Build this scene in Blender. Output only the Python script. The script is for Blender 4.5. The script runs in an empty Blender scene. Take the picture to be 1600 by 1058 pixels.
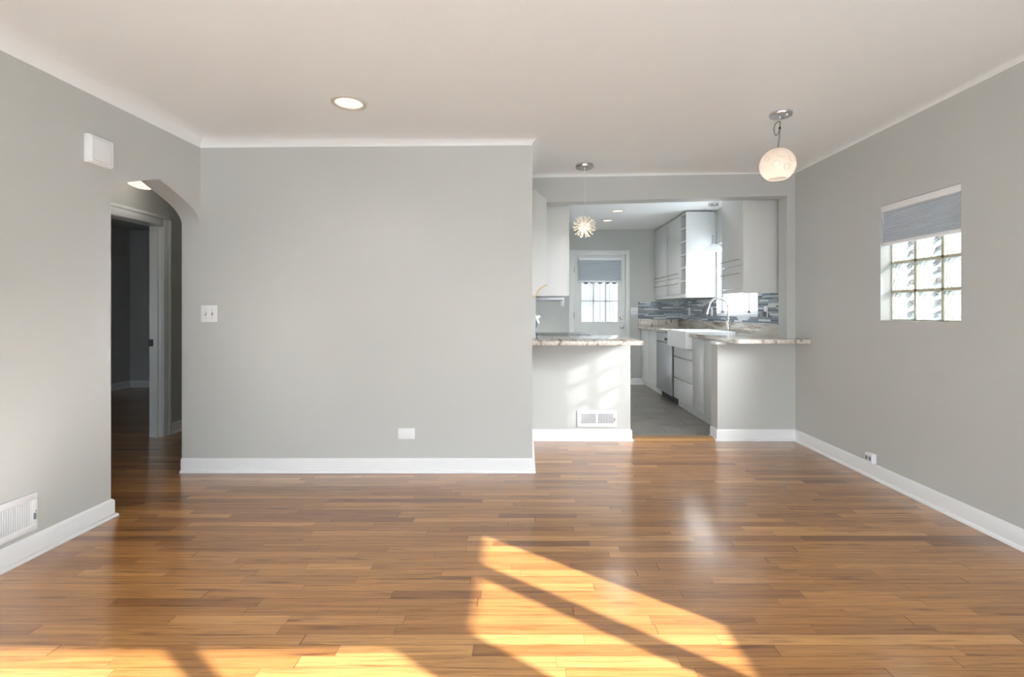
import bpy, bmesh, math, random
from mathutils import Vector, Matrix

SC = bpy.context.scene
COL = SC.collection
R = random.Random(7)

# ------------------------------------------------------------------ camera
FPX = 770.0                                   # focal length in pixels of the 1600 px frame
cam_d = bpy.data.cameras.new('camera')
cam_d.sensor_fit = 'HORIZONTAL'; cam_d.sensor_width = 36.0
cam_d.lens = FPX / 1600 * 36.0
cam_d.shift_x = -19 / 1600; cam_d.shift_y = -44 / 1600
cam_d.clip_start = 0.02
cam = bpy.data.objects.new('camera', cam_d); COL.objects.link(cam)
cam.location = (0, 0, 1.2); cam.rotation_euler = (math.pi / 2, 0, 0)
SC.camera = cam

# ------------------------------------------------------------------ exposure, sky, sun
SC.view_settings.view_transform = 'Standard'
SC.view_settings.look = 'None'
SC.view_settings.gamma = 1.0
SC.view_settings.use_curve_mapping = False
SC.view_settings.exposure = 0.26
SC.cycles.use_denoising = True
SC.cycles.max_bounces = 14
SC.cycles.diffuse_bounces = 10
SC.cycles.glossy_bounces = 5
SC.cycles.transmission_bounces = 8
SC.cycles.transparent_max_bounces = 12
SC.cycles.caustics_reflective = True
SC.cycles.sample_clamp_indirect = 60.0
SC.cycles.blur_glossy = 0.1

W = bpy.data.worlds.new('sky'); SC.world = W
W.use_nodes = True
wn = W.node_tree; wn.nodes.clear()
wo = wn.nodes.new('ShaderNodeOutputWorld'); wb = wn.nodes.new('ShaderNodeBackground')
wr = wn.nodes.new('ShaderNodeValToRGB'); ws = wn.nodes.new('ShaderNodeSeparateXYZ')
wt = wn.nodes.new('ShaderNodeTexCoord')
wn.links.new(wt.outputs['Generated'], ws.inputs[0])
wn.links.new(ws.outputs['Z'], wr.inputs[0])
wr.color_ramp.elements[0].position = 0.0; wr.color_ramp.elements[0].color = (0.84, 0.93, 1.0, 1)
wr.color_ramp.elements[1].position = 0.6; wr.color_ramp.elements[1].color = (0.62, 0.80, 1.0, 1)
wn.links.new(wr.outputs[0], wb.inputs[0]); wb.inputs[1].default_value = 9.4
wn.links.new(wb.outputs[0], wo.inputs[0])

SUN_DIR = Vector((-0.795, 0.606, -0.38)).normalized()
sd = bpy.data.lights.new('sun', 'SUN'); sd.energy = 30.0; sd.angle = math.radians(0.6); sd.color = (1.0, 0.98, 0.955)
so = bpy.data.objects.new('sun', sd); COL.objects.link(so)
so.rotation_euler = SUN_DIR.to_track_quat('-Z', 'Y').to_euler()
so.location = (8, -6, 6)


def portal(name, loc, normal, sx, sy):
    d = bpy.data.lights.new(name, 'AREA'); d.shape = 'RECTANGLE'; d.size = sx; d.size_y = sy
    d.cycles.is_portal = True
    o = bpy.data.objects.new(name, d); COL.objects.link(o)
    o.location = loc; o.rotation_euler = Vector(normal).to_track_quat('-Z', 'Z' if abs(normal[2]) < .5 else 'Y').to_euler()
    return o


portal('daylight_back', (0.0, -0.5, 1.4), (0, 1, 0), 4.4, 1.5)
portal('daylight_corner', (2.66, 0.13, 1.4), (-1, 0, 0), 0.95, 1.5)
portal('daylight_kitchen', (2.66, 5.82, 1.6), (-1, 0, 0), 1.1, 0.95)


# added area lamp inside the window, imitating sunlight scattered by the wavy blocks
gd = bpy.data.lights.new('glass_block_fill', 'AREA'); gd.shape = 'RECTANGLE'; gd.size = 0.62; gd.size_y = 0.78
gd.energy = 12.5; gd.spread = math.radians(75); gd.color = (0.96, 0.98, 1.0)
go = bpy.data.objects.new('glass_block_fill', gd); COL.objects.link(go)
go.location = (2.47, 3.14, 1.40); go.rotation_euler = SUN_DIR.to_track_quat('-Z', 'Y').to_euler()
go.scale = (0.6, 0.6, 1)


# ------------------------------------------------------------------ materials
def nt_mat(name):
    m = bpy.data.materials.new(name); m.use_nodes = True
    n = m.node_tree
    return m, n, n.nodes['Principled BSDF'], n.nodes['Material Output']


def mat(name, col, rough=0.5, metal=0.0, bump=0.0, bscale=200.0, var=0.0, vscale=6.0, coat=0.0, spec=0.5, emit=None, estr=0.0):
    m, n, p, out = nt_mat(name)
    p.inputs['Base Color'].default_value = (*col, 1)
    p.inputs['Roughness'].default_value = rough
    p.inputs['Metallic'].default_value = metal
    p.inputs['Coat Weight'].default_value = coat
    p.inputs['Specular IOR Level'].default_value = spec
    if emit:
        p.inputs['Emission Color'].default_value = (*emit, 1); p.inputs['Emission Strength'].default_value = estr
    geo = n.nodes.new('ShaderNodeNewGeometry')
    if bump > 0:
        t = n.nodes.new('ShaderNodeTexNoise'); t.inputs['Scale'].default_value = bscale; t.inputs['Detail'].default_value = 3
        b = n.nodes.new('ShaderNodeBump'); b.inputs['Strength'].default_value = bump; b.inputs['Distance'].default_value = 0.004
        n.links.new(geo.outputs['Position'], t.inputs['Vector'])
        n.links.new(t.outputs['Fac'], b.inputs['Height']); n.links.new(b.outputs[0], p.inputs['Normal'])
    if var > 0:
        t = n.nodes.new('ShaderNodeTexNoise'); t.inputs['Scale'].default_value = vscale; t.inputs['Detail'].default_value = 4
        mx = n.nodes.new('ShaderNodeMix'); mx.data_type = 'RGBA'
        n.links.new(geo.outputs['Position'], t.inputs['Vector'])
        mx.inputs[6].default_value = (*[c * (1 - var) for c in col], 1)
        mx.inputs[7].default_value = (*[min(1, c * (1 + var)) for c in col], 1)
        n.links.new(t.outputs['Fac'], mx.inputs[0]); n.links.new(mx.outputs[2], p.inputs['Base Color'])
    return m


def math_node(n, op, a=None, b=None):
    x = n.nodes.new('ShaderNodeMath'); x.operation = op
    for i, v in enumerate((a, b)):
        if v is None: continue
        if isinstance(v, (int, float)): x.inputs[i].default_value = v
        else: n.links.new(v, x.inputs[i])
    return x.outputs[0]


def ramp(n, fac, stops, interp='LINEAR'):
    r = n.nodes.new('ShaderNodeValToRGB'); r.color_ramp.interpolation = interp
    e = r.color_ramp.elements
    while len(e) > 1: e.remove(e[-1])
    e[0].position = stops[0][0]; e[0].color = (*stops[0][1], 1)
    for p, c in stops[1:]:
        k = e.new(p); k.color = (*c, 1)
    n.links.new(fac, r.inputs[0])
    return r.outputs[0]


def wood_floor():
    m, n, p, out = nt_mat('oak_strip_floor')
    geo = n.nodes.new('ShaderNodeNewGeometry'); s = n.nodes.new('ShaderNodeSeparateXYZ')
    n.links.new(geo.outputs['Position'], s.inputs[0])
    WID = 0.057
    v = math_node(n, 'DIVIDE', s.outputs['Y'], WID)
    row = math_node(n, 'FLOOR', v); fv = math_node(n, 'FRACT', v)
    w1 = n.nodes.new('ShaderNodeTexWhiteNoise'); w1.noise_dimensions = '1D'; n.links.new(row, w1.inputs['W'])
    row2 = math_node(n, 'ADD', row, 317.3)
    w2 = n.nodes.new('ShaderNodeTexWhiteNoise'); w2.noise_dimensions = '1D'; n.links.new(row2, w2.inputs['W'])
    ln = math_node(n, 'ADD', math_node(n, 'MULTIPLY', w2.outputs['Value'], 0.55), 0.42)
    u = math_node(n, 'DIVIDE', math_node(n, 'ADD', s.outputs['X'], math_node(n, 'MULTIPLY', w1.outputs['Value'], 7.0)), ln)
    # uneven board lengths inside a row
    wob = math_node(n, 'MULTIPLY', math_node(n, 'SINE', math_node(n, 'MULTIPLY', u, 2.3)), 0.28)
    u2 = math_node(n, 'ADD', u, wob)
    idx = math_node(n, 'FLOOR', u2); fu = math_node(n, 'FRACT', u2)
    cb = n.nodes.new('ShaderNodeCombineXYZ'); n.links.new(row, cb.inputs[0]); n.links.new(idx, cb.inputs[1])
    w3 = n.nodes.new('ShaderNodeTexWhiteNoise'); w3.noise_dimensions = '2D'; n.links.new(cb.outputs[0], w3.inputs['Vector'])
    base = ramp(n, w3.outputs['Value'], FLOOR_RAMP)
    # grain
    sc = n.nodes.new('ShaderNodeCombineXYZ')
    n.links.new(math_node(n, 'MULTIPLY', s.outputs['X'], 2.2), sc.inputs[0])
    n.links.new(math_node(n, 'MULTIPLY', s.outputs['Y'], 60.0), sc.inputs[1])
    n.links.new(math_node(n, 'MULTIPLY', w3.outputs['Value'], 37.0), sc.inputs[2])
    g = n.nodes.new('ShaderNodeTexNoise'); g.inputs['Scale'].default_value = 1.0; g.inputs['Detail'].default_value = 6; g.inputs['Roughness'].default_value = 0.65
    g.inputs['Distortion'].default_value = 1.2
    n.links.new(sc.outputs[0], g.inputs['Vector'])
    gcol = ramp(n, g.outputs['Fac'], [(0.28, (0.38, 0.33, 0.28)), (0.42, (0.80, 0.77, 0.73)), (0.52, (1, 1, 1)), (0.72, (1.25, 1.22, 1.15))])
    mul = n.nodes.new('ShaderNodeMix'); mul.data_type = 'RGBA'; mul.blend_type = 'MULTIPLY'; mul.inputs[0].default_value = 0.95
    n.links.new(base, mul.inputs[6]); n.links.new(gcol, mul.inputs[7])
    # sparse dark mineral streaks
    sc2 = n.nodes.new('ShaderNodeCombineXYZ')
    n.links.new(math_node(n, 'MULTIPLY', s.outputs['X'], 3.0), sc2.inputs[0])
    n.links.new(math_node(n, 'MULTIPLY', s.outputs['Y'], 26.0), sc2.inputs[1])
    n.links.new(math_node(n, 'MULTIPLY', w3.outputs['Value'], 91.0), sc2.inputs[2])
    g2 = n.nodes.new('ShaderNodeTexNoise'); g2.inputs['Scale'].default_value = 1.0; g2.inputs['Detail'].default_value = 3
    n.links.new(sc2.outputs[0], g2.inputs['Vector'])
    st = ramp(n, g2.outputs['Fac'], [(0.62, (1, 1, 1)), (0.74, (0.45, 0.40, 0.38))])
    mul3 = n.nodes.new('ShaderNodeMix'); mul3.data_type = 'RGBA'; mul3.blend_type = 'MULTIPLY'; mul3.inputs[0].default_value = 0.8
    n.links.new(mul.outputs[2], mul3.inputs[6]); n.links.new(st, mul3.inputs[7])
    # joints
    j1 = math_node(n, 'LESS_THAN', math_node(n, 'ABSOLUTE', math_node(n, 'SUBTRACT', fv, 0.5)), 0.483)
    j2 = math_node(n, 'GREATER_THAN', math_node(n, 'MULTIPLY', fu, ln), 0.0022)
    j = math_node(n, 'MULTIPLY', j1, j2)
    jc = ramp(n, j, [(0.0, (0.45, 0.38, 0.32)), (1.0, (1, 1, 1))])
    mul2 = n.nodes.new('ShaderNodeMix'); mul2.data_type = 'RGBA'; mul2.blend_type = 'MULTIPLY'; mul2.inputs[0].default_value = 1.0
    n.links.new(mul3.outputs[2], mul2.inputs[6]); n.links.new(jc, mul2.inputs[7])
    n.links.new(mul2.outputs[2], p.inputs['Base Color'])
    b = n.nodes.new('ShaderNodeBump'); b.inputs['Strength'].default_value = 0.12; b.inputs['Distance'].default_value = 0.001
    n.links.new(j, b.inputs['Height'])
    # gentle waviness of the varnish
    wv = n.nodes.new('ShaderNodeTexNoise'); wv.inputs['Scale'].default_value = 14.0
    n.links.new(geo.outputs['Position'], wv.inputs['Vector'])
    b2 = n.nodes.new('ShaderNodeBump'); b2.inputs['Strength'].default_value = 0.04; b2.inputs['Distance'].default_value = 0.004
    n.links.new(wv.outputs['Fac'], b2.inputs['Height']); n.links.new(b.outputs[0], b2.inputs['Normal'])
    n.links.new(b2.outputs[0], p.inputs['Normal'])
    p.inputs['Roughness'].default_value = 0.35
    p.inputs['Specular IOR Level'].default_value = 0.3
    p.inputs['Coat Weight'].default_value = 1.0; p.inputs['Coat Roughness'].default_value = 0.18; p.inputs['Coat IOR'].default_value = 1.5
    n.links.new(b2.outputs[0], p.inputs['Coat Normal'])
    return m


FLOOR_RAMP = [(0.0, (0.228, 0.092, 0.027)), (0.07, (0.296, 0.124, 0.036)), (0.25, (0.365, 0.162, 0.046)),
              (0.6, (0.410, 0.189, 0.055)), (0.85, (0.467, 0.221, 0.068)), (1.0, (0.559, 0.283, 0.094))]


def granite():
    m, n, p, out = nt_mat('veined_granite')
    geo = n.nodes.new('ShaderNodeNewGeometry'); mp = n.nodes.new('ShaderNodeMapping')
    mp.inputs['Scale'].default_value = (13, 0.8, 6)
    n.links.new(geo.outputs['Position'], mp.inputs['Vector'])
    t = n.nodes.new('ShaderNodeTexNoise'); t.inputs['Scale'].default_value = 1.7; t.inputs['Detail'].default_value = 4; t.inputs['Distortion'].default_value = 0.15
    n.links.new(mp.outputs[0], t.inputs['Vector'])
    c = ramp(n, t.outputs['Fac'], [(0.24, (0.16, 0.12, 0.10)), (0.35, (0.36, 0.28, 0.23)), (0.42, (0.60, 0.56, 0.50)), (0.52, (0.66, 0.65, 0.60)), (0.565, (0.45, 0.37, 0.31)), (0.60, (0.62, 0.60, 0.55)), (0.72, (0.66, 0.65, 0.61)), (0.82, (0.34, 0.32, 0.30))])
    t2 = n.nodes.new('ShaderNodeTexNoise'); t2.inputs['Scale'].default_value = 180; n.links.new(geo.outputs['Position'], t2.inputs['Vector'])
    sp = ramp(n, t2.outputs['Fac'], [(0.36, (0.82, 0.80, 0.78)), (0.5, (1, 1, 1))])
    mx = n.nodes.new('ShaderNodeMix'); mx.data_type = 'RGBA'; mx.blend_type = 'MULTIPLY'; mx.inputs[0].default_value = 0.8
    n.links.new(c, mx.inputs[6]); n.links.new(sp, mx.inputs[7]); n.links.new(mx.outputs[2], p.inputs['Base Color'])
    p.inputs['Roughness'].default_value = 0.12
    return m


def mosaic():
    m, n, p, out = nt_mat('glass_strip_mosaic')
    geo = n.nodes.new('ShaderNodeNewGeometry'); s = n.nodes.new('ShaderNodeSeparateXYZ')
    n.links.new(geo.outputs['Position'], s.inputs[0])
    u = math_node(n, 'ADD', s.outputs['X'], s.outputs['Y'])
    v = math_node(n, 'DIVIDE', s.outputs['Z'], 0.0205)
    row = math_node(n, 'FLOOR', v); fv = math_node(n, 'FRACT', v)
    w1 = n.nodes.new('ShaderNodeTexWhiteNoise'); w1.noise_dimensions = '1D'; n.links.new(row, w1.inputs['W'])
    ln = math_node(n, 'ADD', math_node(n, 'MULTIPLY', w1.outputs['Value'], 0.22), 0.16)
    uu = math_node(n, 'DIVIDE', math_node(n, 'ADD', u, math_node(n, 'MULTIPLY', w1.outputs['Value'], 5)), ln)
    idx = math_node(n, 'FLOOR', uu); fu = math_node(n, 'FRACT', uu)
    cb = n.nodes.new('ShaderNodeCombineXYZ'); n.links.new(row, cb.inputs[0]); n.links.new(idx, cb.inputs[1])
    w3 = n.nodes.new('ShaderNodeTexWhiteNoise'); w3.noise_dimensions = '2D'; n.links.new(cb.outputs[0], w3.inputs['Vector'])
    c = ramp(n, w3.outputs['Value'], [(0.0, (0.10, 0.13, 0.17)), (0.2, (0.17, 0.21, 0.26)), (0.38, (0.27, 0.32, 0.37)), (0.55, (0.22, 0.22, 0.21)), (0.7, (0.42, 0.46, 0.49)), (0.85, (0.62, 0.65, 0.66)), (0.95, (0.14, 0.17, 0.22))], 'CONSTANT')
    j1 = math_node(n, 'LESS_THAN', math_node(n, 'ABSOLUTE', math_node(n, 'SUBTRACT', fv, 0.5)), 0.46)
    j2 = math_node(n, 'GREATER_THAN', math_node(n, 'MULTIPLY', fu, ln), 0.002)
    j = math_node(n, 'MULTIPLY', j1, j2)
    mx = n.nodes.new('ShaderNodeMix'); mx.data_type = 'RGBA'
    mx.inputs[6].default_value = (0.42, 0.43, 0.43, 1)
    n.links.new(j, mx.inputs[0]); n.links.new(c, mx.inputs[7]); n.links.new(mx.outputs[2], p.inputs['Base Color'])
    n.links.new(math_node(n, 'MULTIPLY_ADD' if False else 'SUBTRACT', 0.62, math_node(n, 'MULTIPLY', j, 0.5)), p.inputs['Roughness'])
    b = n.nodes.new('ShaderNodeBump'); b.inputs['Strength'].default_value = 0.3; b.inputs['Distance'].default_value = 0.001
    n.links.new(j, b.inputs['Height']); n.links.new(b.outputs[0], p.inputs['Normal'])
    return m


def stone_tile():
    m, n, p, out = nt_mat('grey_stone_tile')
    geo = n.nodes.new('ShaderNodeNewGeometry')
    br = n.nodes.new('ShaderNodeTexBrick'); br.offset = 0.5
    mp = n.nodes.new('ShaderNodeMapping'); mp.inputs['Location'].default_value = (0.13, 0.05, 0)
    n.links.new(geo.outputs['Position'], mp.inputs['Vector']); n.links.new(mp.outputs[0], br.inputs['Vector'])
    br.inputs['Scale'].default_value = 1.0; br.inputs['Brick Width'].default_value = 0.61; br.inputs['Row Height'].default_value = 0.305
    br.inputs['Mortar Size'].default_value = 0.004; br.inputs['Color1'].default_value = (0.24, 0.225, 0.20, 1); br.inputs['Color2'].default_value = (0.275, 0.26, 0.235, 1)
    br.inputs['Mortar'].default_value = (0.11, 0.105, 0.1, 1)
    t = n.nodes.new('ShaderNodeTexNoise'); t.inputs['Scale'].default_value = 5; t.inputs['Detail'].default_value = 6
    n.links.new(geo.outputs['Position'], t.inputs['Vector'])
    c = ramp(n, t.outputs['Fac'], [(0.3, (0.82, 0.82, 0.82)), (0.7, (1.15, 1.15, 1.15))])
    mx = n.nodes.new('ShaderNodeMix'); mx.data_type = 'RGBA'; mx.blend_type = 'MULTIPLY'; mx.inputs[0].default_value = 1
    n.links.new(br.outputs['Color'], mx.inputs[6]); n.links.new(c, mx.inputs[7]); n.links.new(mx.outputs[2], p.inputs['Base Color'])
    p.inputs['Roughness'].default_value = 0.35
    return m


def clear_glass(name, wob=0.0, t=0.93):
    m, n, p, out = nt_mat(name); n.nodes.remove(p)
    tr = n.nodes.new('ShaderNodeBsdfTransparent'); tr.inputs[0].default_value = (t, t, t, 1)
    gl = n.nodes.new('ShaderNodeBsdfGlossy'); gl.inputs['Roughness'].default_value = 0.03
    lw = n.nodes.new('ShaderNodeLayerWeight'); lw.inputs[0].default_value = 0.5
    fr = math_node(n, 'ADD', math_node(n, 'MULTIPLY', math_node(n, 'POWER', lw.outputs['Facing'], 5.0), 0.7), 0.03)
    mx = n.nodes.new('ShaderNodeMixShader')
    n.links.new(fr, mx.inputs[0]); n.links.new(tr.outputs[0], mx.inputs[1]); n.links.new(gl.outputs[0], mx.inputs[2])
    n.links.new(mx.outputs[0], out.inputs[0])
    return m


def block_glass():
    """wavy pressed glass face: part straight through, part bluish gloss bands in place of refraction, part scattered"""
    m, n, p, out = nt_mat('wavy_block_glass'); n.nodes.remove(p)
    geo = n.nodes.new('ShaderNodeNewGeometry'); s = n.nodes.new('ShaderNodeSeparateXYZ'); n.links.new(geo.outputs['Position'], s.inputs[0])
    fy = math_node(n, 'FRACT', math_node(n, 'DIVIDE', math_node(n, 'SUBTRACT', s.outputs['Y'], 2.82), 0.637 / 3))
    # bluish gloss bands masked to one half of each block, imitating darker refracted views
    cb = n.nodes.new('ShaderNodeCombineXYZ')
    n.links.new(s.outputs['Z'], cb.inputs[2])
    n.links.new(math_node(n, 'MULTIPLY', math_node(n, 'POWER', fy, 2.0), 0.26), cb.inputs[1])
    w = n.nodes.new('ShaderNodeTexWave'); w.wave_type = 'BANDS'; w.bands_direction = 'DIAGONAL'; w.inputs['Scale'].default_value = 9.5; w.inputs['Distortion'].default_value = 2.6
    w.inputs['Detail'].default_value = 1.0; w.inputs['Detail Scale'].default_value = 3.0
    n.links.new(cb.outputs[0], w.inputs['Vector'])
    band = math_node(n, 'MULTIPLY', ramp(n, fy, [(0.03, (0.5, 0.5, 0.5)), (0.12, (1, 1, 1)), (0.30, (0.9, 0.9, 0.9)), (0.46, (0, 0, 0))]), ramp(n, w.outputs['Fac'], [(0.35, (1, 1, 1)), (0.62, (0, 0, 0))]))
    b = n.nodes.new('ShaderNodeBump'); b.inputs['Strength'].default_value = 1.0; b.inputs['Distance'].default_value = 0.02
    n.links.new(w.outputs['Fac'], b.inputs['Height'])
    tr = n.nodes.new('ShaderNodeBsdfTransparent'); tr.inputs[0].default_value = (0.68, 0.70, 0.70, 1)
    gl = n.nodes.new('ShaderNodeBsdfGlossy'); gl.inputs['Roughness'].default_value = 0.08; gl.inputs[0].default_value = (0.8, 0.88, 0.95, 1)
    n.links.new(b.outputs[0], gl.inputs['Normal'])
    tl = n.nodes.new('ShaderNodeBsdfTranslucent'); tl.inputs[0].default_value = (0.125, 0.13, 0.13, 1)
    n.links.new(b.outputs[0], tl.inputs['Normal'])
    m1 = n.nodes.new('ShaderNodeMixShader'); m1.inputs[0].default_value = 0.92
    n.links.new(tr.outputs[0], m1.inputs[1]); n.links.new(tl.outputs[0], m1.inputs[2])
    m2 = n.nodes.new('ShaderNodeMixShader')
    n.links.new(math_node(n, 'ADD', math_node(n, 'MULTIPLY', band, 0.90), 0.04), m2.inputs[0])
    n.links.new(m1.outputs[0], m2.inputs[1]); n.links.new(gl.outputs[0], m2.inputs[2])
    n.links.new(m2.outputs[0], out.inputs[0])
    return m


def translucent(name, col, tcol, mix=0.5, trans=0.0, emit=None, estr=0.0):
    m, n, p, out = nt_mat(name); n.nodes.remove(p)
    d = n.nodes.new('ShaderNodeBsdfDiffuse'); d.inputs[0].default_value = (*col, 1)
    t = n.nodes.new('ShaderNodeBsdfTranslucent'); t.inputs[0].default_value = (*tcol, 1)
    mx = n.nodes.new('ShaderNodeMixShader'); mx.inputs[0].default_value = mix
    n.links.new(d.outputs[0], mx.inputs[1]); n.links.new(t.outputs[0], mx.inputs[2])
    last = mx
    if trans:
        tr = n.nodes.new('ShaderNodeBsdfTransparent'); m2 = n.nodes.new('ShaderNodeMixShader'); m2.inputs[0].default_value = trans
        n.links.new(mx.outputs[0], m2.inputs[1]); n.links.new(tr.outputs[0], m2.inputs[2]); last = m2
    if emit:
        e = n.nodes.new('ShaderNodeEmission'); e.inputs[0].default_value = (*emit, 1); e.inputs[1].default_value = estr
        a = n.nodes.new('ShaderNodeAddShader'); n.links.new(last.outputs[0], a.inputs[0]); n.links.new(e.outputs[0], a.inputs[1]); last = a
    n.links.new(last.outputs[0], out.inputs[0])
    return m


def emission(name, col, s):
    m, n, p, out = nt_mat(name); n.nodes.remove(p)
    e = n.nodes.new('ShaderNodeEmission'); e.inputs[0].default_value = (*col, 1); e.inputs[1].default_value = s
    n.links.new(e.outputs[0], out.inputs[0])
    return m


def siding():
    m, n, p, out = nt_mat('white_board_siding')
    geo = n.nodes.new('ShaderNodeNewGeometry'); s = n.nodes.new('ShaderNodeSeparateXYZ'); n.links.new(geo.outputs['Position'], s.inputs[0])
    f = math_node(n, 'FRACT', math_node(n, 'DIVIDE', s.outputs['X'], 0.17))
    g = math_node(n, 'LESS_THAN', f, 0.08)
    c = ramp(n, g, [(0, (0.58, 0.59, 0.60)), (1, (0.34, 0.34, 0.34))])
    n.links.new(c, p.inputs['Base Color']); p.inputs['Roughness'].default_value = 0.7
    return m


M = dict(
    wall=mat('warm_grey_wall_paint', (0.525, 0.535, 0.522), 0.50, bump=0.10, bscale=55, spec=0.35),
    wall_dim=mat('grey_room_paint', (0.50, 0.51, 0.49), 0.6),
    ceiling=mat('ceiling_paint', (0.83, 0.86, 0.87), 0.85, bump=0.04, bscale=45, spec=0.2),
    kitchen_ceiling=mat('white_ceiling_paint', (0.80, 0.80, 0.79), 0.8, spec=0.2),
    trim=mat('white_trim_paint', (0.80, 0.81, 0.82), 0.32),
    trim2=mat('white_door_paint', (0.74, 0.76, 0.75), 0.35),
    floor=wood_floor(), tile=stone_tile(), granite=granite(), mosaic=mosaic(),
    plastic=mat('white_plastic', (0.82, 0.83, 0.85), 0.3),
    plastic_grey=mat('grey_plastic', (0.20, 0.21, 0.22), 0.4),
    slot=mat('dark_slot', (0.03, 0.03, 0.03), 0.5),
    cabinet=mat('white_satin_lacquer', (0.655, 0.665, 0.66), 0.28),
    cab_in=mat('cabinet_interior', (0.66, 0.66, 0.60), 0.5),
    tan_edge=mat('pale_tan_edge', (0.62, 0.50, 0.31), 0.6),
    steel=mat('brushed_steel', (0.55, 0.56, 0.57), 0.32, 0.9),
    steel_panel=mat('stainless_panel', (0.42, 0.43, 0.45), 0.38, 0.75),
    nickel=mat('brushed_nickel', (0.55, 0.53, 0.50), 0.25, 1.0),
    chrome=mat('polished_chrome', (0.70, 0.71, 0.73), 0.10, 1.0),
    black=mat('black_gloss', (0.012, 0.013, 0.018), 0.1),
    dark=mat('dark_metal', (0.05, 0.05, 0.055), 0.4, 0.5),
    toe=mat('dark_toe_recess', (0.03, 0.03, 0.03), 0.8),
    porcelain=mat('white_porcelain', (0.86, 0.87, 0.87), 0.12),
    glass=clear_glass('window_glass'),
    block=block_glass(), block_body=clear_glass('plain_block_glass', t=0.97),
    mortar=mat('pale_mortar', (0.52, 0.52, 0.40), 0.7),
    shade=translucent('cellular_shade_fabric', (0.66, 0.72, 0.78), (0.40, 0.44, 0.48), 0.28),
    shade_back=translucent('white_shade_fabric', (0.8, 0.8, 0.8), (0.85, 0.83, 0.78), 0.55),
    globe=translucent('frosted_globe_glass', (0.82, 0.77, 0.73), (0.95, 0.86, 0.79), 0.65, 0.10, (1.0, 0.84, 0.70), 0.05),
    relief=translucent('raised_glass_rings', (0.72, 0.70, 0.67), (0.8, 0.74, 0.68), 0.5, 0.0, (1.0, 0.86, 0.72), 0.08),
    bulb=emission('lit_bulb', (1.0, 0.90, 0.78), 2.0), small_bulb=emission('lit_small_bulb', (1.0, 0.86, 0.66), 2.2),
    pale_bulb=mat('unlit_frosted_bulb', (0.8, 0.8, 0.79), 0.3), flared=translucent('thin_frosted_shade_glass', (0.75, 0.77, 0.78), (0.6, 0.62, 0.63), 0.5, 0.35),
    rod=translucent('frosted_glass_rod', (0.85, 0.83, 0.80), (1, 0.93, 0.82), 0.6, 0.15, (1.0, 0.86, 0.68), 0.10),
    clear=clear_glass('clear_shade_glass', t=0.97),
    lens=emission('lit_downlight', (1.0, 0.95, 0.87), 2.8),
    reflector=mat('white_can_reflector', (0.85, 0.82, 0.76), 0.5, emit=(1.0, 0.88, 0.72), estr=0.12),
    ring=mat('painted_trim_ring', (0.58, 0.54, 0.48), 0.5),
    hall_glass=emission('lit_hall_glass', (1.0, 0.86, 0.68), 1.1),
    siding=siding(),
    ground=mat('pale_concrete', (0.70, 0.69, 0.66), 0.9, var=0.1),
    roof=mat('roof_boards', (0.3, 0.3, 0.3), 0.9),
    threshold=mat('oak_threshold', (0.40, 0.22, 0.09), 0.35, var=0.2, vscale=30),
    cord_grey=mat('grey_cord', (0.20, 0.19, 0.17), 0.5),
    cord_white=mat('white_cord', (0.72, 0.72, 0.70), 0.5),
    display=mat('clock_display', (0.02, 0.03, 0.06), 0.15),
)


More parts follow.
